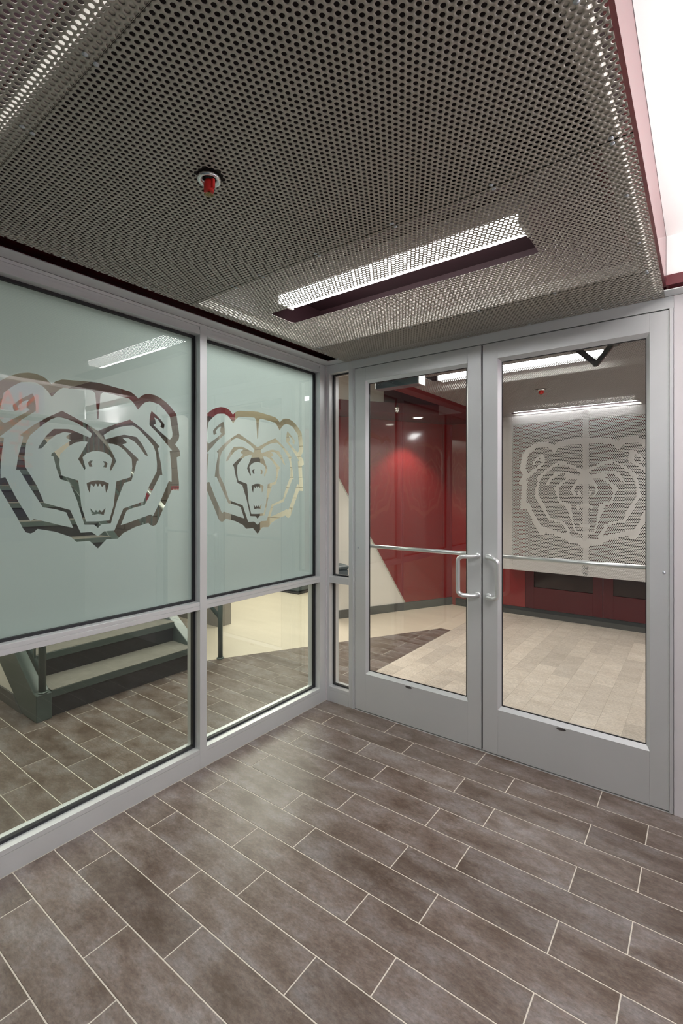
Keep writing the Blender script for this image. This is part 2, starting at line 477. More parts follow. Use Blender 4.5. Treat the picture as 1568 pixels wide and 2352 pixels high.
def perf_sheet(u0, u1, v0, v1, seg=12, thick=0.0028, skip=None, solid=None, cut=None, pitch=PITCH, dia=DIA, phase=(0, 0)):
    """returns (verts (u, v, w), faces); rows of holes run along u. skip(P) -> cells left out, solid(P) -> cells without a hole,
    cut = (a0, a1, b0, b1) a rectangular opening; edges are sheared straight through the holes as in the real sheet"""
    dv = pitch * math.sqrt(3) / 2
    rows = np.arange(math.floor(v0 / dv) - 1, math.ceil(v1 / dv) + 2)
    cs = []
    for j in rows:
        us = np.arange(math.floor(u0 / pitch) - 1, math.ceil(u1 / pitch) + 2) * pitch + (pitch / 2 if j % 2 else 0)
        cs.append(np.column_stack([us, np.full(len(us), j * dv)]))
    C = np.concatenate(cs) + np.array(phase)
    h = pitch / 2
    C = C[(C[:, 0] > u0 - h) & (C[:, 0] < u1 + h) & (C[:, 1] > v0 - h) & (C[:, 1] < v1 + h)]
    if cut: C = C[~((C[:, 0] > cut[0] + h) & (C[:, 0] < cut[1] - h) & (C[:, 1] > cut[2] + h) & (C[:, 1] < cut[3] - h))]
    if skip is not None: C = C[~skip(C)]
    hole = np.ones(len(C), bool)
    if solid is not None: hole = ~solid(C)
    ang = np.arange(seg) * 2 * math.pi / seg + math.pi / 6
    R = pitch / math.sqrt(3)
    six = np.arange(6) * math.pi / 3 + math.pi / 6
    corners = np.column_stack([np.cos(six), np.sin(six)]) * R
    if seg == 12:
        nx = np.roll(corners, -1, 0)
        ring = np.empty((12, 2)); ring[0::2] = corners; ring[1::2] = (corners + nx) / 2
    else:
        ring = corners; ang = six
    n = len(ring)
    circ = np.column_stack([np.cos(ang), np.sin(ang)]) * dia / 2 * (1.0 if seg == 12 else 1.07)

    def clamp(P):
        P = P.copy()
        P[..., 0] = np.clip(P[..., 0], u0, u1); P[..., 1] = np.clip(P[..., 1], v0, v1)
        if cut:
            a0, a1, b0, b1 = cut
            m = (P[..., 0] > a0) & (P[..., 0] < a1) & (P[..., 1] > b0) & (P[..., 1] < b1)
            d = np.stack([P[..., 0] - a0, a1 - P[..., 0], P[..., 1] - b0, b1 - P[..., 1]], -1)
            k = d.argmin(-1)
            P[..., 0] = np.where(m & (k == 0), a0, np.where(m & (k == 1), a1, P[..., 0]))
            P[..., 1] = np.where(m & (k == 2), b0, np.where(m & (k == 3), b1, P[..., 1]))
        return P
    O = clamp(C[hole][:, None] + ring[None]); I = clamp(C[hole][:, None] + circ[None])
    nh = len(O)
    w0 = np.zeros((nh, n, 1)); w1 = np.full((nh, n, 1), thick)
    V = np.concatenate([np.concatenate([O, w0], 2), np.concatenate([I, w0], 2), np.concatenate([I, w1], 2), np.concatenate([O, w1], 2)], 1)
    idx = np.arange(n); nxt = (idx + 1) % n
    base = (np.arange(nh) * 4 * n)[:, None, None]
    q0 = np.column_stack([idx, nxt, nxt + n, idx + n])            # underside
    q1 = np.column_stack([idx + n, nxt + n, nxt + 2 * n, idx + 2 * n])  # wall of the hole
    F = np.concatenate([base + q0[None], base + q1[None]], 1).reshape(-1, 4)
    # sheared edges: outer ring edges that lie on the border get a wall
    def onb(P):
        m = (P[..., 0] <= u0 + 1e-7) | (P[..., 0] >= u1 - 1e-7) | (P[..., 1] <= v0 + 1e-7) | (P[..., 1] >= v1 - 1e-7)
        if cut:
            a0, a1, b0, b1 = cut
            inx = (P[..., 0] >= a0 - 1e-7) & (P[..., 0] <= a1 + 1e-7); iny = (P[..., 1] >= b0 - 1e-7) & (P[..., 1] <= b1 + 1e-7)
            m |= inx & iny & ((abs(P[..., 0] - a0) < 1e-7) | (abs(P[..., 0] - a1) < 1e-7) | (abs(P[..., 1] - b0) < 1e-7) | (abs(P[..., 1] - b1) < 1e-7))
        return m
    b = onb(O)
    r, k = np.nonzero(b & b[:, nxt])
    off = r * 4 * n
    E_ = np.column_stack([off + nxt[k], off + k, off + 3 * n + k, off + 3 * n + nxt[k]])
    V = V.reshape(-1, 3)
    F = np.concatenate([F, E_])
    # drop degenerate quads
    A = V[F]
    d1 = A[:, 2] - A[:, 0]; d2 = A[:, 3] - A[:, 1]
    ar = np.linalg.norm(np.cross(d1, d2), axis=1)
    F = F[ar > 1e-11]
    faces = F
    if (~hole).any():
        S6 = clamp(C[~hole][:, None] + corners[None])
        v6 = np.concatenate([S6, np.zeros((len(S6), 6, 1))], 2).reshape(-1, 3)
        o = len(V) + (np.arange(len(S6)) * 6)[:, None]
        f4 = np.concatenate([o + np.array([[0, 1, 2, 3]]), o + np.array([[0, 3, 4, 5]])])
        V = np.concatenate([V, v6]); faces = np.concatenate([F, f4])
    return V, faces


def quads_mesh(name, V, F, mat):
    me = bpy.data.meshes.new(name)
    me.vertices.add(len(V)); me.vertices.foreach_set('co', V.astype(np.float32).ravel())
    me.loops.add(F.size); me.loops.foreach_set('vertex_index', F.astype(np.int32).ravel())
    me.polygons.add(len(F))
    me.polygons.foreach_set('loop_start', np.arange(0, F.size, 4, dtype=np.int32))
    me.update(calc_edges=True); me.validate()
    me.materials.append(M[mat])
    return me


# =================================================================== FLOORS
ROWY, TY, TX = 0.0, 0.1547, 0.6035           # dark tile rows run along x
GR = 0.0042


def clip(poly, a, b, c):
    """keep a*x + b*y <= c"""
    out = []
    for i in range(len(poly)):
        p, q = poly[i], poly[(i + 1) % len(poly)]
        dp, dq = a * p[0] + b * p[1] - c, a * q[0] + b * q[1] - c
        if dp <= 0: out.append(p)
        if dp * dq < 0:
            t = dp / (dp - dq)
            out.append((p[0] + (q[0] - p[0]) * t, p[1] + (q[1] - p[1]) * t))
    return out


def parea(p): return 0.5 * sum(p[i][0] * p[(i + 1) % len(p)][1] - p[(i + 1) % len(p)][0] * p[i][1] for i in range(len(p))) if len(p) > 2 else 0


_full = {}
def lay_tile(parent, poly, full, mat, top):
    """one tile: shared mesh when whole, its own when cut"""
    cx = (min(p[0] for p in poly) + max(p[0] for p in poly)) / 2; cy = (min(p[1] for p in poly) + max(p[1] for p in poly)) / 2
    if full and mat in _full:
        return link('tile', _full[mat], parent, (cx, cy, 0))
    o = MB().prism([(p[0] - cx, p[1] - cy) for p in poly], -0.006, top, 'z').build('tile', mat, None, 0.0009)
    o.location = Vector((cx, cy, 0)) - (wloc(parent) if parent else Vector())
    o.parent = parent
    if full: _full[mat] = o.data
    return o


def dark_rows(parent, ys, x0, x1, clips=(), offs=(0.595, 0.2035)):
    for k in ys:
        y1 = 0.003 - TY * k; y0 = y1 - TY
        off = offs[k % 2]
        i0 = math.floor((x0 - off) / TX)
        xx = off + i0 * TX
        while xx < x1:
            a, b = max(xx, x0), min(xx + TX, x1)
            if b - a > 0.012:
                poly = [(a + GR / 2, y0 + GR / 2), (b - GR / 2, y0 + GR / 2), (b - GR / 2, y1 - GR / 2), (a + GR / 2, y1 - GR / 2)]
                n0 = parea(poly)
                for c in clips:
                    poly = clip(poly, *c)
                    if len(poly) < 3: break
                if len(poly) > 2 and parea(poly) > 0.0008:
                    lay_tile(parent, poly, abs(parea(poly) - (TX - GR) * (TY - GR)) < 1e-5, 'tile', 0.0)
            xx += TX


fl = struct(MB().box(-0.06, 3.7, -3.6, 0.06, -0.12, -0.0014).build('floor', 'grout'), 'brown plank tile floor of the entry, pale grout')
dark_rows(fl, range(0, 21), 0.0015, 3.6)
fl2 = struct(MB().box(-6.6, -0.06, -4.2, 0.06, -0.12, -0.0014).box(-6.6, 3.7, 0.06, 5.6, -0.12, -0.0014).build('floor', 'grout'), 'lobby floor beyond the glass, brown plank tiles between beige areas')
# left border of the dark tiles, from the stair foot to the tip
B0, B1 = (-1.386, 0.0), (-0.147, 2.236)
bn = (-(B1[1] - B0[1]), B1[0] - B0[0])                      # outward to the upper left
cl = (bn[0], bn[1], bn[0] * B0[0] + bn[1] * B0[1])
dark_rows(fl2, range(0, 16), -3.05, -0.062, (), (-0.1985, -0.004))
dark_rows(fl2, range(-16, 0), -1.5, -0.018, (cl, (0, 1, 2.24)), (-0.1985, -0.004))
# beige sheet floor to the left of that border
poly = [(-6.5, 0.01), (-1.384, 0.01), B1, (-0.147, 2.2385), (-0.018, 2.2385), (-0.018, 5.4), (-6.5, 5.4)]
MB().prism(poly, -0.006, 0.0, 'z').build('sheet_floor', 'vinyl', fl2)
box('sheet_floor', 'vinyl', fl2, -6.5, -3.06, -4.1, 0.008, -0.006, 0.0)
# beige plank tiles inside the doors run away from the doors
MB().box(-0.016, 3.6, 0.06, 3.45, -0.02, -0.0011).build('grout_bed', 'grout_beige', fl2)
PX, PY = 0.1515, 0.6075
for i in range(-8, 8):
    xa = 1.197 + PX * i
    if xa < -0.13: continue
    a = max(xa, -0.016)
    off = 0.914 if i % 2 == 0 else 1.118
    j = math.floor((0.02 - off) / PY)
    y = off + j * PY
    while y < 3.42:
        p, q = max(y, 0.055), min(y + PY, 3.42)
        if q - p > 0.02 and xa + PX - a > 0.02:
            poly = [(a + 0.0009, p + 0.0009), (xa + PX - 0.0009, p + 0.0009), (xa + PX - 0.0009, q - 0.0009), (a + 0.0009, q - 0.0009)]
            lay_tile(fl2, poly, abs(parea(poly) - (PX - 0.0018) * (PY - 0.0018)) < 1e-5, 'tile_beige', 0.0)
        y += PY
box('sheet_floor', 'vinyl', fl2, 2.409 + 0.001, 3.6, 0.06, 3.45, -0.006, 0.0)

# =================================================================== GLAZED WALL ON THE LEFT
FD = 0.114                                     # depth of the frame


def gasket_ring(parent, ax, fixed, a0, a1, z0, z1, w, t):
    """black seal around a pane: ax 'x' = pane lies across x, at fixed; a = along the wall"""
    mb = MB()
    for (p, q, r, s) in ((a0, a1, z0, z0 + w), (a0, a1, z1 - w, z1), (a0, a0 + w, z0 + w, z1 - w), (a1 - w, a1, z0 + w, z1 - w)):
        if ax == 'x': mb.box(fixed - t, fixed + t, p, q, r, s)
        else: mb.box(p, q, fixed - t, fixed + t, r, s)
    return mb.build('gasket', 'gasket', parent)


def left_bay(name, ya, yb, axis, label):
    """one bay between two mullions, ya < yb: sill, middle rail, head, two panes and the frosted film with the emblem"""
    r = struct(empty(name, (0, ya, 0)), label)
    s = MB().box(-FD, 0.0, ya, yb, 0.0, 0.0832).build('sill_base', 'alu', r)
    MB().box(-FD, -0.0004, ya, yb, 0.0842, 0.1062).build('sill', 'alu', r, 0.0006)
    MB().box(-FD, 0.0, ya, yb, 0.8755, 0.8985).box(-FD, -0.0006, ya, yb, 0.8992, 0.918).build('middle_rail', 'alu', r, 0.0006)
    MB().box(-FD, 0.0, ya, yb, 2.438, 2.4525).box(-FD, -0.006, ya, yb, 2.4215, 2.438).box(-FD, 0.0, ya, yb, 2.394, 2.4208).build('head', 'alu', r, 0.0006)
    gx = -0.055
    for z0, z1 in ((0.1062, 0.8755), (0.918, 2.394)):
        g = MB().box(gx - 0.003, gx + 0.003, ya + 0.002, yb - 0.002, z0 + 0.002, z1 - 0.002).build('glass_pane', 'glass_green', r)
        gasket_ring(r, 'x', gx, ya, yb, z0, z1, 0.0125, 0.012)
    me = film_mesh(axis, ya + 0.012, yb - 0.012, 0.930, 2.382, gx - 0.0042)
    f = link('frosted_film', me, r, (0, 0, 0))
    f['label'] = 'frosted film with a clear bear head emblem'
    return r


left_bay('window_1', -2.128, -1.109, -1.638, 'left glazed bay, frosted above the rail with a large bear head emblem')
left_bay('window_2', -1.064, -0.072, -0.625, 'glazed bay beside the corner, frosted above the rail with a bear head emblem')
left_bay('window_3', -3.2, -2.173, -2.66, 'glazed bay outside the frame on the left')
wl = struct(empty('wall_left', (0, 0, 0)), 'aluminium posts of the glazed wall on the left')
for ya, yb in ((-1.109, -1.064), (-2.173, -2.128), (-3.245, -3.2)):
    MB().box(-FD, 0.0012, ya, yb, 0, 2.4525).build('mullion', 'alu', wl, 0.0008)
MB().box(-FD, 0.0, -0.072, -0.004, 0, 2.4525).build('corner_post', 'alu', wl, 0.0008)
MB().box(-0.012, 0.004, -0.0045, 0.006, 0, 2.4525).build('corner_seal', 'pier', wl)

# =================================================================== DOOR WALL
wd = struct(empty('wall_doors', (0, 0, 0)), 'aluminium door frame around the pair of glazed doors')
MB().box(0.0, 0.028, -0.0, FD, 0, 2.4525).box(-FD, 0.0, 0.0045, FD, 0, 2.4525).build('jamb', 'alu', wd, 0.0006)
MB().box(0.2045, 0.236, 0.0, FD, 0, 2.4525).box(0.236, 0.2455, -0.005, FD, 0, 2.396).box(0.2455, 0.2565, -0.001, FD, 0, 2.396).build('jamb', 'alu', wd, 0.0008)
MB().box(2.0855, 2.1015, -0.006, FD, 0.004, 2.396).build('jamb', 'alu', wd, 0.0008)
MB().box(0.236, 2.103, 0.0, FD, 2.396, 2.4525).build('head', 'alu', wd, 0.0006)
MB().box(0.26, 2.084, 0.052, FD, 2.372, 2.3965).box(0.2565, 0.272, 0.052, FD, 0, 2.3965).box(2.07, 2.0855, 0.052, FD, 0, 2.3965).build('door_stop', 'alu_dark', wd)
box('threshold', 'alu', wd, 0.2565, 2.0855, 0.004, FD, -0.002, 0.0035)

sl = struct(empty('window_4', (0.028, 0, 0)), 'narrow side light between the corner and the doors')
MB().box(0.028, 0.2045, 0.0, FD, 0, 0.0832).build('sill_base', 'alu', sl)
MB().box(0.028, 0.2045, 0.0004, FD, 0.0842, 0.107).build('sill', 'alu', sl)
MB().box(0.028, 0.2045, 0.0, FD, 0.866, 0.9125).build('middle_rail', 'alu', sl, 0.0006)
MB().box(0.028, 0.2045, 0.0, FD, 2.391, 2.4525).build('head', 'alu', sl)
for z0, z1 in ((0.107, 0.866), (0.9125, 2.391)):
    MB().box(0.029, 0.2035, 0.052, 0.058, z0 + 0.002, z1 - 0.002).build('glass_pane', 'glass', sl)
    gasket_ring(sl, 'y', 0.055, 0.028, 0.2045, z0, z1, 0.0095, 0.011)


def tube_path(pts, rad, n=6):
    """polyline with rounded corners"""
    out = [Vector(pts[0])]
    for i in range(1, len(pts) - 1):
        p, a, b = Vector(pts[i]), Vector(pts[i - 1]), Vector(pts[i + 1])
        d1 = (a - p).normalized(); d2 = (b - p).normalized()
        r = min(rad, (a - p).length * 0.49, (b - p).length * 0.49)
        for k in range(n + 1):
            t = k / n
            out.append((p + d1 * r) * (1 - t) ** 2 + p * 2 * t * (1 - t) + (p + d2 * r) * t ** 2)
    out.append(Vector(pts[-1]))
    return out


def door(name, x0, x1, gl, gr, hinge_left, label):
    """glazed leaf: two stiles, two rails with bevelled stops, pane, pull, push bar"""
    d = struct(empty(name, (x0, 0, 0)), label)
    zb, zt = 0.0105, 2.3905
    gz0, gz1 = 0.270, 2.298                       # front edges of the opening
    gi0, gi1 = 0.290, 2.278                       # edges at the glass
    T = 0.045
    hl, hr = gl, gr                               # front edges
    il, ir = gl + 0.017, gr - 0.014               # at the glass
    MB().box(x0, hl, 0, T, zb, zt).build('stile', 'alu', d, 0.0008)
    MB().box(hr, x1, 0, T, zb, zt).build('stile', 'alu', d, 0.0008)
    MB().box(hl + 0.0003, hr - 0.0003, 0, T, zb, gz0).build('bottom_rail', 'alu', d, 0.0005)
    MB().box(hl + 0.0003, hr - 0.0003, 0, T, gz1, zt).build('top_rail', 'alu', d, 0.0005)
    o = [(hl, gz0), (hr, gz0), (hr, gz1), (hl, gz1)]; i = [(il, gi0), (ir, gi0), (ir, gi1), (il, gi1)]
    mb = MB()
    for k in range(4):
        k2 = (k + 1) % 4
        vs = [(o[k][0], 0.0012, o[k][1]), (o[k2][0], 0.0012, o[k2][1]), (i[k2][0], 0.017, i[k2][1]), (i[k][0], 0.017, i[k][1]),
              (o[k][0], T - 0.001, o[k][1]), (o[k2][0], T - 0.001, o[k2][1]), (i[k2][0], 0.030, i[k2][1]), (i[k][0], 0.030, i[k][1])]
        mb.add(vs, [(0, 1, 2, 3), (7, 6, 5, 4), (0, 4, 5, 1), (3, 2, 6, 7), (1, 5, 6, 2), (0, 3, 7, 4)])
    mb.build('glazing_bead', 'alu', d)
    gasket_ring(d, 'y', 0.0215, il - 0.002, ir + 0.002, gi0 - 0.002, gi1 + 0.002, 0.006, 0.0042)
    MB().box(il - 0.002, ir + 0.002, 0.0185, 0.0245, gi0 - 0.002, gi1 + 0.002).build('glass_pane', 'glass', d)
    s = 1 if hinge_left else -1
    xm = (x1 - 0.021) if hinge_left else (x0 + 0.033)
    xg = xm - s * 0.094 if hinge_left else xm + 0.078
    y = -0.068
    path = tube_path([(xm, 0.0, 1.148), (xm - s * 0.004, -0.034, 1.148), (xg + s * 0.02, y, 1.146), (xg, y, 1.130), (xg, y, 0.935), (xg + s * 0.02, y, 0.919), (xm - s * 0.004, -0.034, 0.917), (xm, 0.0, 0.917)], 0.026, 6)
    h = MB().tube(path, 0.0127, 16)
    for z in (1.148, 0.917):
        h.lathe([(0.0, -0.004), (0.0165, -0.004), (0.0185, 0.0)], (xm, 0, z), 20, 'y')
    h.build('pull_handle', 'alu_handle', d)
    # push bar on the far side
    b = MB().tube([(x0 + 0.045, 0.082, 1.146), (x1 - 0.045, 0.082, 1.146)], 0.0125, 14)
    for xx in (x0 + 0.05, x1 - 0.05):
        b.box(xx - 0.02, xx + 0.02, T, 0.092, 1.12, 1.172)
    b.build('push_bar', 'alu_handle', d)
    xs = x0 + 0.027 if hinge_left else x1 - 0.019
    MB().lathe([(0.0, -0.0042), (0.004, -0.0036), (0.0062, -0.0015), (0.0066, 0.0)], (xs, 0, 1.140), 16, 'y').build('screw', 'zinc', d)
    # nameplate
    cx = x0 + (0.426 if hinge_left else 0.429)
    e = [(cx + 0.024 * math.cos(a), 0.2585 + 0.0078 * math.sin(a)) for a in [2 * math.pi * k / 28 for k in range(28)]]
    pl = MB().prism(e, -0.0012, 0.0002, 'y').build('nameplate', 'plate', d)
    pl['label'] = 'small oval maker plate under the glass'
    mt = Matrix.Translation((cx + 0.002, -0.0014, 0.2585)) @ Matrix.Rotation(math.pi / 2, 4, 'X')
    text_mesh('KAWNEER', 0.0082, 'ink', 'lettering', mt, None, 0.0002)
    t = bpy.data.objects[[o.name for o in bpy.data.objects if o.name.startswith('lettering')][-1]]
    t.parent = pl; t.location = Vector((0, 0, 0)) - wloc(pl)
    return d


door('door_1', 0.2595, 1.1685, 0.3495, 1.087, True, 'left leaf of the glazed aluminium door pair')
door('door_2', 1.1785, 2.0835, 1.2675, 2.006, False, 'right leaf of the glazed aluminium door pair')
box('meeting_seal', 'gasket', wd, 1.1687, 1.1783, 0.012, 0.04, 0.011, 2.39)

# pier to the right of the doors and the walls of the entry hall
wr = struct(MB().box(2.1035, 3.7, 0.0, 0.12, 0, 2.4525).build('wall_right_of_doors', 'pier'), 'pale painted wall beside the right door')
wu = struct(MB().box(2.0735, 3.7, 0.0, 0.12, 2.549, 2.74).build('wall_above_doors', 'ceil_white'), 'white wall above the maroon band')
struct(MB().box(2.0735, 3.7, -0.02, 0.12, 2.5005, 2.5485).build('trim_1', 'maroon'), 'dark maroon band above the door head')
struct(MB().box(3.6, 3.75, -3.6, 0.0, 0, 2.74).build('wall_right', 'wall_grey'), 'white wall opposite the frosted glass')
struct(MB().box(-0.12, 3.75, -3.75, -3.6, 0, 2.9).build('wall_back', 'slate'), 'dark wall behind the viewer')
struct(MB().box(2.0735, 3.75, -3.6, 0.0, 2.74, 2.8).build('ceiling_hall', 'ceil_white'), 'white ceiling of the entry hall')
# flat metal trim around the top of both walls
struct(MB().prism([(0.0, -3.4), (0.086, -3.4), (0.086, -0.086), (3.6, -0.086), (3.6, 0.0), (0.0, 0.0)], 2.4535, 2.4575, 'z').build('trim_2', 'alu'), 'flat aluminium trim along the top of the glazed walls')

# =================================================================== PERFORATED CEILING OF THE ENTRY
PZ = 2.4500
SX0, SX1 = 0.183, 2.069
SPR = (1.051, -1.859)


def canopy(name, x0, x1, y0, y1, troughs, edges_x, label, under=2.50, top=2.74, mat='maroon'):
    """maroon box ceiling with recessed lamp troughs (a, b along y); parts: casing"""
    r = struct(empty(name, (0, 0, under)), label)
    mb = MB()
    y = y0
    for a, b in troughs:
        mb.box(x0, x1, y, a, under, top)
        mb.box(x0, edges_x[0], a, b, under, top); mb.box(edges_x[1], x1, a, b, under, top)
        mb.box(edges_x[0], edges_x[1], a, b, under + 0.19, top)
        y = b
    mb.box(x0, x1, y, y1, under, top)
    mb.build('casing', mat, r)
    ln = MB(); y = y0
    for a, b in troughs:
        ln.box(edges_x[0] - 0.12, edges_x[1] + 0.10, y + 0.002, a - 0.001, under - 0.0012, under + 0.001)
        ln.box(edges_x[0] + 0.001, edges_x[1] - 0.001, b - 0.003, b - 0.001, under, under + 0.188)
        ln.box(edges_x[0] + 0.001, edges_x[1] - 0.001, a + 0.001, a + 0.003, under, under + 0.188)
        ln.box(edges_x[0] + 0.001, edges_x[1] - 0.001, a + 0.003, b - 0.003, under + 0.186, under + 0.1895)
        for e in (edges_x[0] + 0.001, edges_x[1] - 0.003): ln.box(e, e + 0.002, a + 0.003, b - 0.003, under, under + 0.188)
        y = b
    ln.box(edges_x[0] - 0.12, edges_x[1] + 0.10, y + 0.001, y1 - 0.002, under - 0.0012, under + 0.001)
    ln.build('shade_lining', 'shade_liner', r)  # dark sheets added as painted shade over the panels and in the troughs
    return r


ceil = canopy('ceiling', 0.0, 2.0725, -3.6, 0.0, [(-3.22, -2.32), (-1.29, -0.375)], (0.25, 1.95), 'ceiling of the entry: perforated metal sheets hung under a maroon casing')


def skip_sprinkler(c):
    return lambda P: np.hypot(P[:, 0] - c[0], P[:, 1] - c[1]) < 0.043


def panel(parent, x0, x1, y0, y1, mat, seg, cut=None, skip=None, z=PZ, label=None):
    V, F = perf_sheet(x0, x1, y0, y1, seg, 0.0019, skip=skip, cut=cut)
    V = V.copy(); V[:, 2] += z
    o = link('ceiling_panel', quads_mesh('ceiling_panel', V, F, mat), parent, (0, 0, 0))
    if label: o['label'] = label
    return o


S0, S1, S2 = -2.2465, -1.3135, -0.3685
SLOT = (0.417, 1.7065, -0.985, -0.806)
p0 = panel(ceil, SX0, SX1, -3.22, S0 - 0.0012, 'perf', 12, cut=(0.417, 1.7065, -2.86, -2.70))
p1 = panel(ceil, SX0, SX1, S0 + 0.0012, S1 - 0.0012, 'perf', 12, skip=skip_sprinkler(SPR))
p2 = panel(ceil, SX0, SX1, S1 + 0.0012, S2 - 0.0012, 'perf', 12, cut=SLOT, label='perforated sheet with the long lamp opening')
p3 = panel(ceil, SX0, SX1, S2 + 0.0012, -0.004, 'perf', 12)


def channels(parent, segs, mat='channel', z0=PZ + 0.003, z1=2.4998):
    for (a, b, c, d) in segs:
        MB().box(a, b, c, d, z0, z1).build('support_channel', mat, parent)


channels(ceil, [(SX0 + 0.004, 1.99, S0 - 0.048, S0 + 0.008), (1.992, 2.036, -3.22, -0.006), (SX0 + 0.006, SX0 + 0.040, -3.22, S0 - 0.05), (SX0 + 0.006, SX0 + 0.040, S0 + 0.01, S1 - 0.022),
                (SX0 + 0.006, SX0 + 0.040, S1 + 0.024, S2 - 0.02), (SX0 + 0.006, SX0 + 0.040, S2 + 0.022, -0.04)])
channels(ceil, [(SX0 + 0.004, 1.99, S1 - 0.020, S1 + 0.022), (SX0 + 0.004, 1.99, S2 - 0.018, S2 + 0.020), (SX0 + 0.05, 1.99, -0.036, -0.008)], 'channel_dark')
_scr = None
def screw(parent, x, y, z=PZ):
    global _scr
    if _scr is None:
        o = MB().lathe([(0.0, -0.0026), (0.0022, -0.0026), (0.0028, -0.0014), (0.0062, -0.001), (0.0066, 0.0004)], (0, 0, 0), 14).build('screw', 'zinc', None)
        _scr = o.data
        o.parent = parent; o.location = Vector((x, y, z)) - wloc(parent)
        return o
    return link('screw', _scr, parent, (x, y, z))


for x in (0.485, 0.832, 1.166, 1.51, 1.86): screw(p0, x, S0 - 0.022); screw(p1, x - 0.005, S0 + 0.004)
for x in (0.522, 0.70, 1.01, 1.355, 1.702, 2.02): screw(p1, x, S1 - 0.011); screw(p2, x, S1 + 0.012)
for x in (0.25, 0.55, 0.9, 1.3, 1.66, 2.024): screw(p2, x, S2 - 0.010); screw(p3, x, S2 + 0.011)
for p, y in ((p0, -2.6), (p1, -1.763), (p1, -2.05), (p2, -1.019), (p2, -0.662), (p3, -0.03)): screw(p, 2.022, y)
for p, y in ((p1, -1.9), (p1, -1.55), (p2, -1.1), (p2, -0.7), (p3, -0.25), (p3, -0.12)): screw(p, 0.198, y)
for x in (0.4, 0.75, 1.1, 1.45, 1.8): screw(p3, x, -0.022)

# =================================================================== LAMPS
def strip_lamp(x0, x1, yc, z_lens, z_top, lens, label, w=0.118):
    t = thing('strip_light', label, 'light fixture', ((x0 + x1) / 2, yc, z_lens), 'recessed strip lights')
    MB().prism([(yc - w / 2 - 0.002, z_lens + 0.0405), (yc + w / 2 + 0.002, z_lens + 0.0405), (yc + w / 2, z_lens + 0.07), (yc + 0.035, z_top - 0.002), (yc - 0.035, z_top - 0.002), (yc - w / 2, z_lens + 0.07)], x0 - 0.004, x1 + 0.004, 'x').build('housing', 'sheath', t)
    MB().prism([(yc - w / 2, z_lens + 0.04), (yc - w / 2 + 0.004, z_lens + 0.004), (yc - w / 2 + 0.012, z_lens), (yc + w / 2 - 0.012, z_lens), (yc + w / 2 - 0.004, z_lens + 0.004), (yc + w / 2, z_lens + 0.04)], x0, x1, 'x').build('lens', lens, t)
    for xx in (x0, x1):
        MB().box(xx - 0.006, xx + 0.006, yc - w / 2 - 0.004, yc + w / 2 + 0.004, z_lens - 0.002, z_lens + 0.04).build('end_cap', 'sheath', t)
    return t


strip_lamp(0.372, 1.655, -0.823, 2.55, 2.6845, 'lens', 'strip light glowing above the slot in the perforated ceiling in front of the doors')
strip_lamp(0.372, 1.655, -2.72, 2.55, 2.6845, 'lens_in', 'strip light above the ceiling slot over the viewer, outside the frame')

# =================================================================== SPRINKLERS
def sprinkler(c, z, label, cap='red_cap', group='fire sprinklers', s=1.0):
    x, y = c
    t = thing('sprinkler', label, 'sprinkler', (x, y, z), group)
    # escutcheon ring hanging a little below the sheet
    MB().lathe([(0.020 * s, 0.018), (0.020 * s, -0.004), (0.031 * s, -0.010), (0.0345 * s, -0.006), (0.0345 * s, 0.006), (0.030 * s, 0.010), (0.022 * s, 0.018), (0.020 * s, 0.018)], (x, y, z), 36).build('escutcheon', 'chrome', t)
    MB().tube([(x, y, z + 0.049), (x, y, z - 0.004)], [0.0105 * s, 0.011 * s], 14).build('pipe', 'black', t)
    b = MB()
    b.tube([(x, y, z - 0.002), (x, y, z - 0.016), (x, y, z - 0.040)], [0.010 * s, 0.0165 * s, 0.0135 * s], 8)
    b.box(x + 0.006 * s, x + 0.022 * s, y - 0.004, y + 0.004, z - 0.034, z - 0.008)
    b.box(x - 0.020 * s, x - 0.008 * s, y - 0.004, y + 0.004, z - 0.034, z - 0.010)
    b.build('protective_cap', cap, t)
    d = MB()
    n = 14
    for k in range(n):
        a = 2 * math.pi * k / n
        ca, sa = math.cos(a), math.sin(a)
        d.add([(x + ca * 0.005 - sa * 0.0011, y + sa * 0.005 + ca * 0.0011, z - 0.046), (x + ca * 0.005 + sa * 0.0011, y + sa * 0.005 - ca * 0.0011, z - 0.046),
               (x + ca * 0.0145 + sa * 0.0014, y + sa * 0.0145 - ca * 0.0014, z - 0.0485), (x + ca * 0.0145 - sa * 0.0014, y + sa * 0.0145 + ca * 0.0014, z - 0.0485)], [(0, 1, 2, 3)])
    d.lathe([(0.0, -0.0465), (0.0055, -0.0465), (0.0055, -0.044), (0.003, -0.038), (0.0, -0.038)], (x, y, z), 14)
    d.build('deflector', 'brass', t)
    return t


sprinkler(SPR, PZ - 0.004, 'fire sprinkler with red cap and chrome ring in the near perforated ceiling')

# =================================================================== LOBBY: PERFORATED CEILING, SCREEN, RED DOORS
cin = canopy('ceiling_lobby_canopy', 0.0, 2.30, 0.115, 3.40, [(0.375, 1.29), (2.50, 3.30)], (0.25, 1.95), 'perforated canopy ceiling inside the doors, under a maroon casing')
MB().box(-0.02, SX0 - 0.006, 0.115, 3.40, 2.452, 2.56).build('soffit_strip', 'maroon_flat', cin)
MB().box(2.075, 2.30, 0.115, 3.40, 2.452, 2.50).build('soffit_strip', 'maroon_flat', cin)
SPR2 = (1.052, 1.764)
q1 = panel(cin, SX0, SX1, 0.125, 0.3685, 'perf_in', 6)
q2 = panel(cin, SX0, SX1, 0.371, 1.312, 'perf_in', 6, cut=(0.417, 1.7065, 0.745, 0.905))
q3 = panel(cin, SX0, SX1, 1.3145, 2.45, 'perf_in', 6, skip=skip_sprinkler(SPR2))
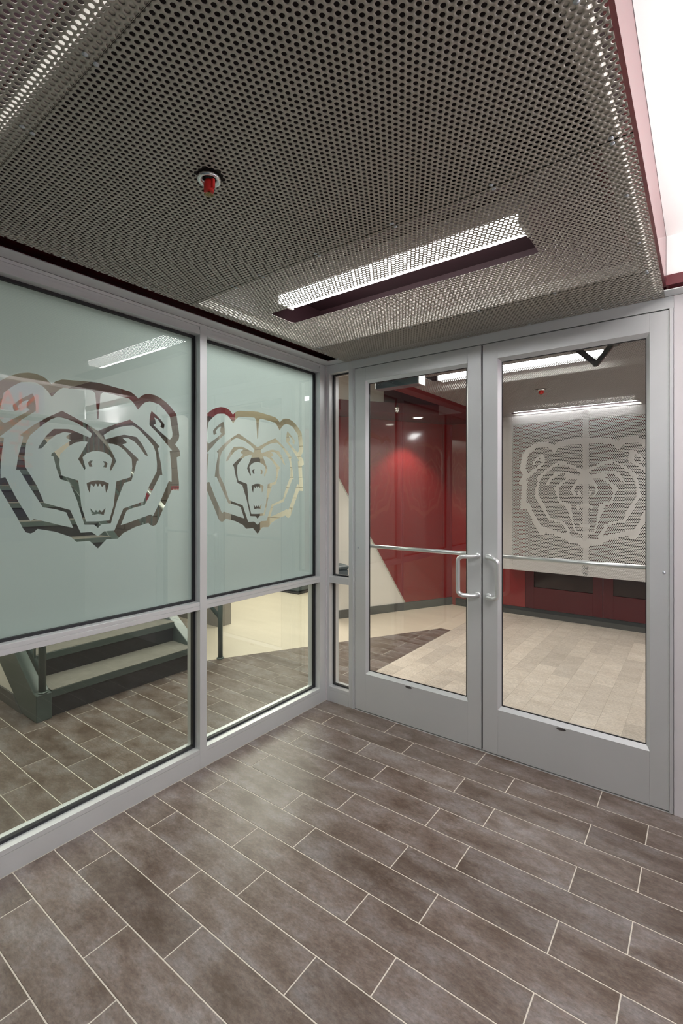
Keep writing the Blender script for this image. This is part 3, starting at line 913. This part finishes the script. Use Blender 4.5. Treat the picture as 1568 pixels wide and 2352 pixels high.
q4 = panel(cin, SX0, SX1, 2.4525, 3.34, 'perf_in', 6, cut=(0.417, 1.7065, 2.87, 3.12))
channels(cin, [(SX0 + 0.004, 2.06, 0.35, 0.392), (SX0 + 0.004, 2.06, 1.29, 1.334), (SX0 + 0.004, 2.06, 2.43, 2.474), (SX0 + 0.004, 2.06, 3.30, 3.335)])
strip_lamp(0.372, 1.655, 1.135, 2.50, 2.6845, 'lens_in', 'strip light above the ceiling slot just inside the doors')
strip_lamp(0.372, 1.655, 3.135, 2.50, 2.6845, 'lens_in', 'strip light above the ceiling slot over the perforated screen')
sprinkler(SPR2, PZ - 0.004, 'fire sprinkler with red cap seen through the right door')

# perforated metal screen with the emblem left unpunched
scr = thing('perforated_screen', 'hanging perforated metal screen with an unpunched bear head emblem behind the right door', 'screen', (1.166, 3.15, 0.59))
EA, EZ, ES = 1.160, 1.774, 1.607                 # emblem axis, height of its brow point, scale


def solid_emblem(P):
    return in_emblem(np.column_stack([(P[:, 0] - EA) / ES, (P[:, 1] - EZ) / ES + 1.812]))


V, F = perf_sheet(0.24, 2.09, 0.592, 2.447, 6, 0.0028, solid=solid_emblem)
V2 = np.column_stack([V[:, 0], 3.15 + V[:, 2], V[:, 1]])
o = link('sheet', quads_mesh('sheet', V2, F, 'screen'), scr, (0, 0, 0))
o['label'] = 'perforated sheet with the bear head emblem'
for (a, b, c, d) in ((1.138, 1.194, 0.60, 2.44), (0.244, 0.362, 0.60, 2.44), (2.0, 2.085, 0.60, 2.44)):
    MB().box(a, b, 3.156, 3.196, c, d).build('upright', 'screen', scr)
MB().box(0.366, 1.996, 3.156, 3.19, 0.60, 0.724).build('bottom_channel', 'screen', scr)
MB().box(0.244, 2.085, 3.1985, 3.30, 2.36, 2.448).build('top_channel', 'screen', scr)
for xa, za in ((0.27, 0.66), (1.146, 0.63), (2.02, 0.66)):
    MB().box(xa, xa + 0.04, 3.197, 3.395, za, za + 0.04).build('bracket', 'screen', scr)
MB().box(0.242, 0.2435, 3.156, 3.395, 0.60, 2.44).build('side_light_block', 'screen', scr)  # side sheets added to keep light out from behind the screen
MB().box(2.0865, 2.089, 3.156, 3.395, 0.60, 2.44).build('side_light_block', 'screen', scr)
MB().box(0.245, 2.085, 3.1915, 3.395, 0.596, 0.599).build('bottom_light_block', 'screen', scr)  # added to close the cavity against light from below

RY = 3.40
rw = struct(MB().box(-0.62, 0.445, RY, RY + 0.15, 0.0, 3.0).box(0.445, 2.165, RY, RY + 0.15, 2.30, 3.0).box(2.165, 3.7, RY, RY + 0.15, 0.0, 3.0).build('wall_far_red', 'red_panel'), 'glossy red wall behind the perforated screen')


def red_door(name, x0, x1, label):
    d = struct(empty(name, (x0, RY, 0)), label)
    MB().box(x0, x0 + 0.10, RY - 0.004, RY + 0.04, 0.10, 2.30).build('stile', 'red_door', d, 0.001)
    MB().box(x1 - 0.10, x1, RY - 0.004, RY + 0.04, 0.10, 2.30).build('stile', 'red_door', d, 0.001)
    MB().box(x0 + 0.10, x1 - 0.10, RY - 0.004, RY + 0.04, 0.10, 0.362).build('bottom_rail', 'red_door', d, 0.001)
    MB().box(x0 + 0.10, x1 - 0.10, RY - 0.004, RY + 0.04, 2.2, 2.30).build('top_rail', 'red_door', d, 0.001)
    MB().box(x0 + 0.10, x1 - 0.10, RY + 0.012, RY + 0.02, 0.362, 2.2).build('glass_pane', 'dark_glass', d)
    return d


red_door('door_3', 0.448, 1.300, 'red door with dark glass behind the perforated screen, left leaf')
red_door('door_4', 1.306, 2.160, 'red door with dark glass behind the perforated screen, right leaf')
bb = struct(MB().box(-0.47, 3.6, RY - 0.016, RY, 0.0, 0.098).build('baseboard_far', 'base_dark'), 'charcoal base along the red wall')

# =================================================================== LOBBY: ANGLED WALL, WHITE WITH A SLANTED RED PANEL
A2 = Vector((-1.308, 1.892)); B2 = Vector((-0.49, 3.494))
du = (B2 - A2).normalized(); nu = Vector((du.y, -du.x))      # nu points to the viewer's side (lower right)
LW = (B2 - A2).length


def wall_pt(s, off, z):
    p = A2 + du * s + nu * off
    return (p.x, p.y, z)


def wall_prism(poly, o0, o1, name, mat, parent=None, bevel=0):
    """polygon in (along the wall, height) with thickness from offset o0 to o1"""
    n = len(poly)
    vs = [wall_pt(s, o0, z) for s, z in poly] + [wall_pt(s, o1, z) for s, z in poly]
    fs = [tuple(range(n)), tuple(range(n, 2 * n))[::-1]] + [(i, (i + 1) % n, n + (i + 1) % n, n + i) for i in range(n)]
    return MB().add(vs, fs).build(name, mat, parent, bevel)


WS = -0.24                                                   # the wall's near end
wa = struct(wall_prism([(WS, 0), (LW + 0.02, 0), (LW + 0.02, 3.0), (WS, 3.0)], -0.12, 0.0, 'wall_angled', 'white_wall'), 'white wall running back at an angle behind the left door')
sd = (Vector((-0.879, 2.731)) - A2).length; s1 = (Vector((-1.34, 1.83)) - A2).length * -1
# slanted edge: from (sd, .10) up and to the left
k = (1.796 - 0.098) / (s1 - sd)
def sx(z): return sd + (z - 0.098) / k
zt = 0.098 + k * (WS - sd)
red = [(sx(0.104), 0.104), (LW - 0.002, 0.104), (LW - 0.002, 2.449)] + ([(WS, 2.449), (WS, zt)] if zt < 2.449 else [(sx(2.449), 2.449)])
sr = 0.62 * LW
def half(poly, lim, right):
    return clip(poly, -1, 0, -lim) if right else clip(poly, 1, 0, lim)
for pc in (half(red, LW * 0.50 - 0.0015, False), half(half(red, LW * 0.50 + 0.0015, True), LW * 0.86 - 0.0015, False), half(red, LW * 0.86 + 0.0015, True)):
    wall_prism(pc, 0.001, 0.012, 'red_panel', 'red_panel', wa, 0.001)
wall_prism([(0.62, 2.566), (LW - 0.002, 2.566), (LW - 0.002, 2.998), (0.62, 2.998)], 0.001, 0.012, 'upper_panel', 'maroon_flat', wa)
e0, e1 = (sx(0.104), 0.104), red[-1]
wall_prism([(e0[0] - 0.012, e0[1]), (e0[0] - 0.001, e0[1]), (e1[0] - 0.001, e1[1]), (e1[0] - 0.012, e1[1])], 0.0005, 0.014, 'edge_trim', 'channel', wa)
struct(wall_prism([(WS, 0.0), (sd, 0.0), (sd + 0.02, 0.0), (LW, 0.0), (LW, 0.100), (WS, 0.100)], 0.0005, 0.015, 'baseboard_angled', 'base_grey'), 'grey vinyl base along the angled wall')

# maroon soffit along the angled wall, with the downlight
def sof(s, off): return (A2 + du * s + nu * off)
pts = [sof(WS, 0.0), sof(LW, 0.0), Vector((-0.021, RY)), Vector((-0.021, 2.55)), sof(1.02, 0.60), sof(WS - 0.2, 0.40)]
so = struct(MB().prism([(p.x, p.y) for p in pts], 2.45, 2.565, 'z').build('ceiling_soffit', 'maroon_flat'), 'maroon soffit along the angled wall')
DL = (-0.595, 2.544)
dl = thing('downlight', 'round recessed downlight glowing in the maroon soffit', 'light fixture', (DL[0], DL[1], 2.45))
MB().lathe([(0.052, -0.001), (0.062, -0.004), (0.068, -0.001), (0.068, 0.001), (0.052, 0.001), (0.052, -0.001)], (DL[0], DL[1], 2.448), 32).build('trim_ring', 'sheath', dl)
MB().lathe([(0.0, -0.0012), (0.052, -0.0012)], (DL[0], DL[1], 2.448), 32).build('lens', 'lens_down', dl)
sp = bpy.data.lights.new('downlight_lamp', 'SPOT'); sp.energy = 75; sp.spot_size = math.radians(95); sp.spot_blend = 0.5; sp.color = (1, 0.9, 0.78); sp.shadow_soft_size = 0.04
spo = bpy.data.objects.new('downlight_lamp', sp); COL.objects.link(spo); spo.parent = dl; spo.location = (0, 0, -0.01)
sprinkler((-0.47, 1.83), 2.446, 'small chrome sprinkler under the maroon soffit beyond the left door', 'chrome', None, 0.8)
bpy.data.objects['sprinkler.002'].pop('group', None) if 'group' in bpy.data.objects['sprinkler.002'] else None

# door operator and closer arms behind the door head
op = thing('door_operator', 'blue grey automatic door operator above the left door', 'door operator', (0.53, 0.115, 2.25))
MB().box(0.352, 0.69, 0.115, 0.205, 2.255, 2.372).build('casing', 'operator', op, 0.004)
MB().box(0.69, 0.70, 0.113, 0.207, 2.25, 2.372).build('end_cap', 'alu_handle', op, 0.002)
for xx in (0.385, 0.41, 0.50): MB().lathe([(0.0, -0.0015), (0.003, -0.001), (0.0034, 0.0005)], (xx, 0.115, 2.285), 10, 'y').build('screw', 'zinc', op)
ca = thing('door_closer', 'black folding door closer arm at the top of the right door', 'door closer', (1.74, 0.12, 2.2))
def bar(p, q, w, h, mb=None):
    p, q = Vector(p), Vector(q)
    d = (q - p); L = d.length; d.normalize()
    u = Vector((0, 1, 0)); u = (u - d * u.dot(d)).normalized(); n = d.cross(u)
    vs = []
    for e in (p, q):
        for a, b in ((-1, -1), (1, -1), (1, 1), (-1, 1)): vs.append(e + u * a * w / 2 + n * b * h / 2)
    return (mb or MB()).add(vs, [(3, 2, 1, 0), (4, 5, 6, 7), (0, 1, 5, 4), (1, 2, 6, 5), (2, 3, 7, 6), (3, 0, 4, 7)])
bar((1.655, 0.15, 2.318), (1.74, 0.21, 2.235), 0.02, 0.030).build('arm', 'black', ca, 0.002)
bar((1.74, 0.21, 2.228), (1.835, 0.145, 2.318), 0.02, 0.026).build('arm', 'black', ca, 0.002)
MB().box(1.805, 1.86, 0.114, 0.17, 2.30, 2.372).build('bracket', 'black', ca, 0.003)
MB().box(1.62, 1.69, 0.114, 0.165, 2.305, 2.372).build('bracket', 'black', ca, 0.003)
MB().lathe([(0.0, -0.012), (0.012, -0.012), (0.012, 0.012), (0.0, 0.012)], (1.74, 0.21, 2.232), 14).build('pivot', 'black', ca)

# =================================================================== LOBBY SHELL
struct(MB().box(-6.6, -0.02, -4.2, 5.6, 3.0, 3.1).box(-0.02, 3.75, 0.115, 5.6, 3.0, 3.1).build('ceiling_lobby', 'ceil_beige'), 'beige lobby ceiling beyond the glass')
struct(MB().box(-0.13, 0.0, -3.6, 0.0, 2.4535, 3.0).box(-0.13, 3.75, 0.0, 0.114, 2.74, 3.0).box(-0.13, 0.0, 0.0, 0.114, 2.4535, 3.0).build('wall_bulkhead', 'maroon'), 'maroon bulkhead above the glazing')
struct(MB().box(-6.6, -0.1, -4.2, -4.05, 0, 3.0).build('wall_lobby_near', 'white_wall'))
struct(MB().box(-6.75, -6.6, -4.2, 5.6, 0, 3.0).build('wall_lobby_left', 'white_wall'))
struct(MB().box(3.6, 3.75, 0.0, 3.55, 0, 3.0).build('wall_lobby_right', 'white_wall'))


def block_wall(name, x0, x1, y, z1, mat, mort, label, thick=0.15, holes=()):
    """concrete block wall facing -y: every block of its own on a mortar core"""
    r = struct(MB().box(x0, x1, y + 0.012, y + thick, 0, z1).build(name, mort), label)
    bw, bh, j = 0.4064, 0.2032, 0.009
    me = None
    nz = int(round(z1 / bh))
    for kz in range(nz):
        x = x1 + (bw / 2 if kz % 2 else 0)
        while x > x0:
            a, b = max(x - bw, x0), min(x, x1)
            z = kz * bh
            x -= bw
            if b - a < 0.03 or any(a < h[1] - 0.05 and b > h[0] + 0.05 and z < h[2] - 0.05 for h in holes): continue
            full = abs(b - a - bw) < 1e-4
            c = ((a + b) / 2, y + 0.009, z + bh / 2)
            if full and me is not None: link('block', me, r, c)
            else:
                o = MB().box(-(b - a) / 2 + j / 2, (b - a) / 2 - j / 2, -0.009, 0.009, -bh / 2 + j / 2, bh / 2 - j / 2).build('block', mat, None, 0.0018)
                o.parent = r; o.location = Vector(c) - wloc(r)
                if full: me = o.data
    return r


CY = 0.78
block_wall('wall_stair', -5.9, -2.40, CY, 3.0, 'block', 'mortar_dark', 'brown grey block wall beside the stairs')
struct(MB().box(-2.40, -2.17, CY - 0.02, CY + 0.16, 0.0, 3.0).build('trim_3', 'column'), 'slate pilaster at the end of the block wall')
struct(MB().box(-5.9, -2.40, CY - 0.012, CY, 0, 0.10).build('baseboard_stair', 'base_grey'))
struct(MB().box(-5.9, -2.1, 0.35, CY + 0.16, 2.36, 3.0).build('ceiling_stair_soffit', 'maroon'), 'maroon soffit above the block wall')
FY = 4.3
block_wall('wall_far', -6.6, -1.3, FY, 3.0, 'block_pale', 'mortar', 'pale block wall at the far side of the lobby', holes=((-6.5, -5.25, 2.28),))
fd = struct(MB().box(-6.5, -5.25, FY - 0.005, FY + 0.012, 0, 2.27).build('door_5', 'black'), 'dark doorway in the far block wall')
struct(MB().box(-5.25, -1.3, FY - 0.012, FY, 0, 0.10).build('baseboard_lobby', 'base_grey'))

# =================================================================== STAIRS
st = thing('staircase', 'green grey steel staircase with dark risers behind the left glazed bay', 'stairs', (-1.3, -0.8, 0))
GO, RI = 0.277, 0.1765
XF, ZF = -1.308, 0.189
YL0, YL1, YR0, YR1 = -1.432, -1.335, -0.205, -0.115
NT = 12
for i in range(NT):
    xf = XF - GO * i; z = ZF + RI * i
    MB().box(xf - GO - 0.03, xf, YL1, YR0, z - 0.004, z).build('tread', 'tread', st)
    MB().box(xf - 0.012, xf + 0.0008, YL1, YR0, z - 0.054, z - 0.0035).build('nosing', 'stair_steel', st, 0.002)
    zb = (0.0 if i == 0 else z - RI)
    MB().box(xf - 0.034, xf - 0.024, YL1, YR0, zb, z - 0.005).build('riser', 'riser', st)
sl_ = RI / GO


def stringer(y0, y1):
    xe = XF - GO * NT
    poly = [(-1.298, 0.0), (-1.298, 0.179), (-1.345, 0.186), (xe, 0.186 + (-1.345 - xe) * sl_), (xe, (-1.529 - xe) * sl_), (-1.529, 0.0)]
    return MB().prism(poly, y0, y1, 'y').build('stringer', 'stair_steel', st, 0.004)


stringer(YL0, YL1); stringer(YR0, YR1)
# white infill panel under the near stringer, with its base
xe = XF - GO * 10
ip = MB().prism([(-1.529, -0.0), (xe, (-1.529 - xe) * sl_ - 0.004), (xe, 0.0)], YL0 + 0.006, YL1 - 0.02, 'y').build('infill_panel', 'white_wall', st)
MB().prism([(-1.535, 0.0), (-1.535 - 0.098 / sl_, 0.098), (xe, 0.098), (xe, 0.0)], YL0 - 0.006, YL0 + 0.005, 'y').build('base_strip', 'base_grey', st)


def handrail(yp, xpost, zbase, ztop, bal):
    xt = XF - GO * 10
    top = lambda x: ztop - 0.01 + (xpost - x) * sl_
    t = MB().tube([(xpost, yp, top(xpost)), (xt, yp, top(xt))], 0.024, 14).build('handrail', 'steel_rail', st)
    MB().tube([(xpost, yp, zbase), (xpost, yp, ztop)], 0.0225, 16).build('newel_post', 'stair_steel', t)
    MB().lathe([(0.0, 0.0), (0.034, 0.0), (0.034, 0.006), (0.026, 0.010), (0.0, 0.010)], (xpost, yp, zbase), 20).build('collar', 'stair_steel', t)
    MB().tube([(xpost, yp, top(xpost) - bal), (xt, yp, top(xt) - bal)], 0.019, 12).build('bottom_rail', 'stair_steel', t)
    x = xpost - 0.125
    while x > xt:
        MB().box(x - 0.006, x + 0.006, yp - 0.006, yp + 0.006, top(x) - bal, top(x)).build('baluster', 'stair_steel', t)
        x -= 0.125
    x = xpost - 1.3
    while x > xt:
        MB().tube([(x, yp, top(x) - bal - 0.24), (x, yp, top(x))], 0.0225, 12).build('post', 'stair_steel', t)
        x -= 1.3
    return t


handrail(0.11, -1.336, 0.0, 0.80, 0.42)
handrail((YL0 + YL1) / 2, -1.330, 0.180, 0.98, 0.68)

# bins and boxes in the lobby
bn_ = thing('waste_bin', 'black rectangular bin standing on the beige lobby floor by the far wall', 'bin', (-2.95, 2.75, 0))
MB().box(-3.22, -2.62, 2.60, 2.98, 0.0, 0.03).build('plinth', 'black', bn_, 0.004)
MB().box(-3.20, -2.64, 2.615, 2.965, 0.031, 0.42).build('body', 'slate', bn_, 0.02)
MB().box(-3.21, -2.63, 2.605, 2.975, 0.421, 0.46).build('lid', 'black', bn_, 0.01)
wb = thing('drinking_fountain', 'dark box fixed to the white angled wall behind the side light', 'wall fixture', wall_pt(-0.10, 0.0, 0.49))
wall_prism([(-0.21, 0.48), (0.018, 0.48), (0.018, 0.62), (-0.21, 0.62)], 0.0005, 0.20, 'body', 'slate', wb, 0.012)
wall_prism([(-0.215, 0.622), (0.022, 0.622), (0.022, 0.672), (-0.215, 0.672)], 0.0005, 0.21, 'top', 'slate', wb, 0.014)

# =================================================================== SIGNS
def sign(x0, x1, z0, z1, label, words, wsize, wz, wx, orange=None):
    y = CY
    t = thing('wall_sign', label, 'sign', ((x0 + x1) / 2, y, z0), 'red signs on the block wall')
    MB().box(x0, x1, y - 0.018, y - 0.0005, z0, z1).build('board', 'sign_red', t)
    MB().box(x0 + 0.016, x1 - 0.016, y - 0.0192, y - 0.018, z1 - 0.026, z1 - 0.018).box(x0 + 0.016, x0 + 0.022, y - 0.0192, y - 0.018, z0 + 0.018, z1 - 0.026).box(x0 + 0.016, x1 - 0.016, y - 0.0192, y - 0.018, z0 + 0.018, z0 + 0.025).build('inner_line', 'ink', t)
    if orange: MB().box(*orange[:2], y - 0.0195, y - 0.018, *orange[2:]).build('picture', 'sign_orange', t)
    mt = Matrix.Translation((wx, y - 0.0205, wz)) @ Matrix.Rotation(math.pi / 2, 4, 'X')
    w = text_mesh(words, wsize, 'sign_white', 'lettering', mt, None, 0.0006, 'LEFT')
    w.parent = t; w.location = -wloc(t)
    return t


sign(-3.09, -2.55, 1.408, 1.606, 'red board with white lettering SPORTS and an orange picture on the block wall', 'SPORTS', 0.062, 1.545, -3.055, (-3.05, -2.60, 1.44, 1.50))
sign(-3.90, -3.50, 1.38, 1.57, 'red board ending in a white letter S, left of the picture board', 'S', 0.06, 1.43, -3.60)

# banner on the wall opposite, seen only as a reflection in the frosted bay
bx = 3.598
bn2 = thing('wall_banner', 'grey banner with red block letters and navy panel, reflected in the left bay', 'banner', (bx, -1.2, 0.95))
box('cloth', 'banner_grey', bn2, bx - 0.004, bx + 0.0015, -2.0, -0.45, 1.0, 2.72)
box('navy_panel', 'banner_navy', bn2, bx - 0.006, bx - 0.0045, -1.9, -0.567, 1.256, 1.812)
def on_right_wall(y, z, rot=0.0):
    # text that reads properly from the hall (looking towards +x): its right is -y
    B = Matrix(((0, 0, -1, 0), (-1, 0, 0, 0), (0, 1, 0, 0), (0, 0, 0, 1)))
    return Matrix.Translation((bx - 0.0075, y, z)) @ B @ Matrix.Rotation(rot, 4, 'Z')
def put(txt, size, y, z, rot=0.0, mat='banner_red'):
    w = text_mesh(txt, size, mat, 'lettering', on_right_wall(y, z, rot), None, 0.0006)
    w.parent = bn2; w.location = -wloc(bn2)
for ch, sz, yy, zz_, rr in (('N', 0.30, -0.60, 2.50, 0), ('A', 0.30, -0.80, 2.50, 0), ('E', 0.27, -0.70, 2.30, math.pi / 2), ('H', 0.27, -0.70, 2.12, math.pi / 2), ('U', 0.25, -0.66, 2.00, math.pi / 2), ('N', 0.25, -0.66, 1.88, math.pi / 2), ('E', 0.36, -0.98, 2.36, math.pi / 2), ('H', 0.36, -0.98, 2.12, math.pi / 2), ('E', 0.36, -0.98, 1.92, math.pi / 2)):
    put(ch, sz, yy, zz_, rr)
put('FOR', 0.075, -0.79, 1.60)
for i in range(5):
    box('text_line', 'banner_red', bn2, bx - 0.0068, bx - 0.0062, -0.83, -0.69, 1.44 - 0.018 * i, 1.444 - 0.018 * i)

# hall lamp that the up-light belongs to (outside the frame)
hl_ = thing('pendant_lamp', 'slim white pendant up-light in the entry hall, outside the frame', 'light fixture', (2.95, -0.95, 2.25))
MB().box(2.81, 3.09, -1.92, 0.02 - 0.05, 2.25, 2.285).build('housing', 'sheath', hl_, 0.004)
for yy in (-1.6, -0.3): MB().tube([(2.95, yy, 2.285), (2.95, yy, 2.74)], 0.004, 8).build('hanger', 'chrome', hl_)
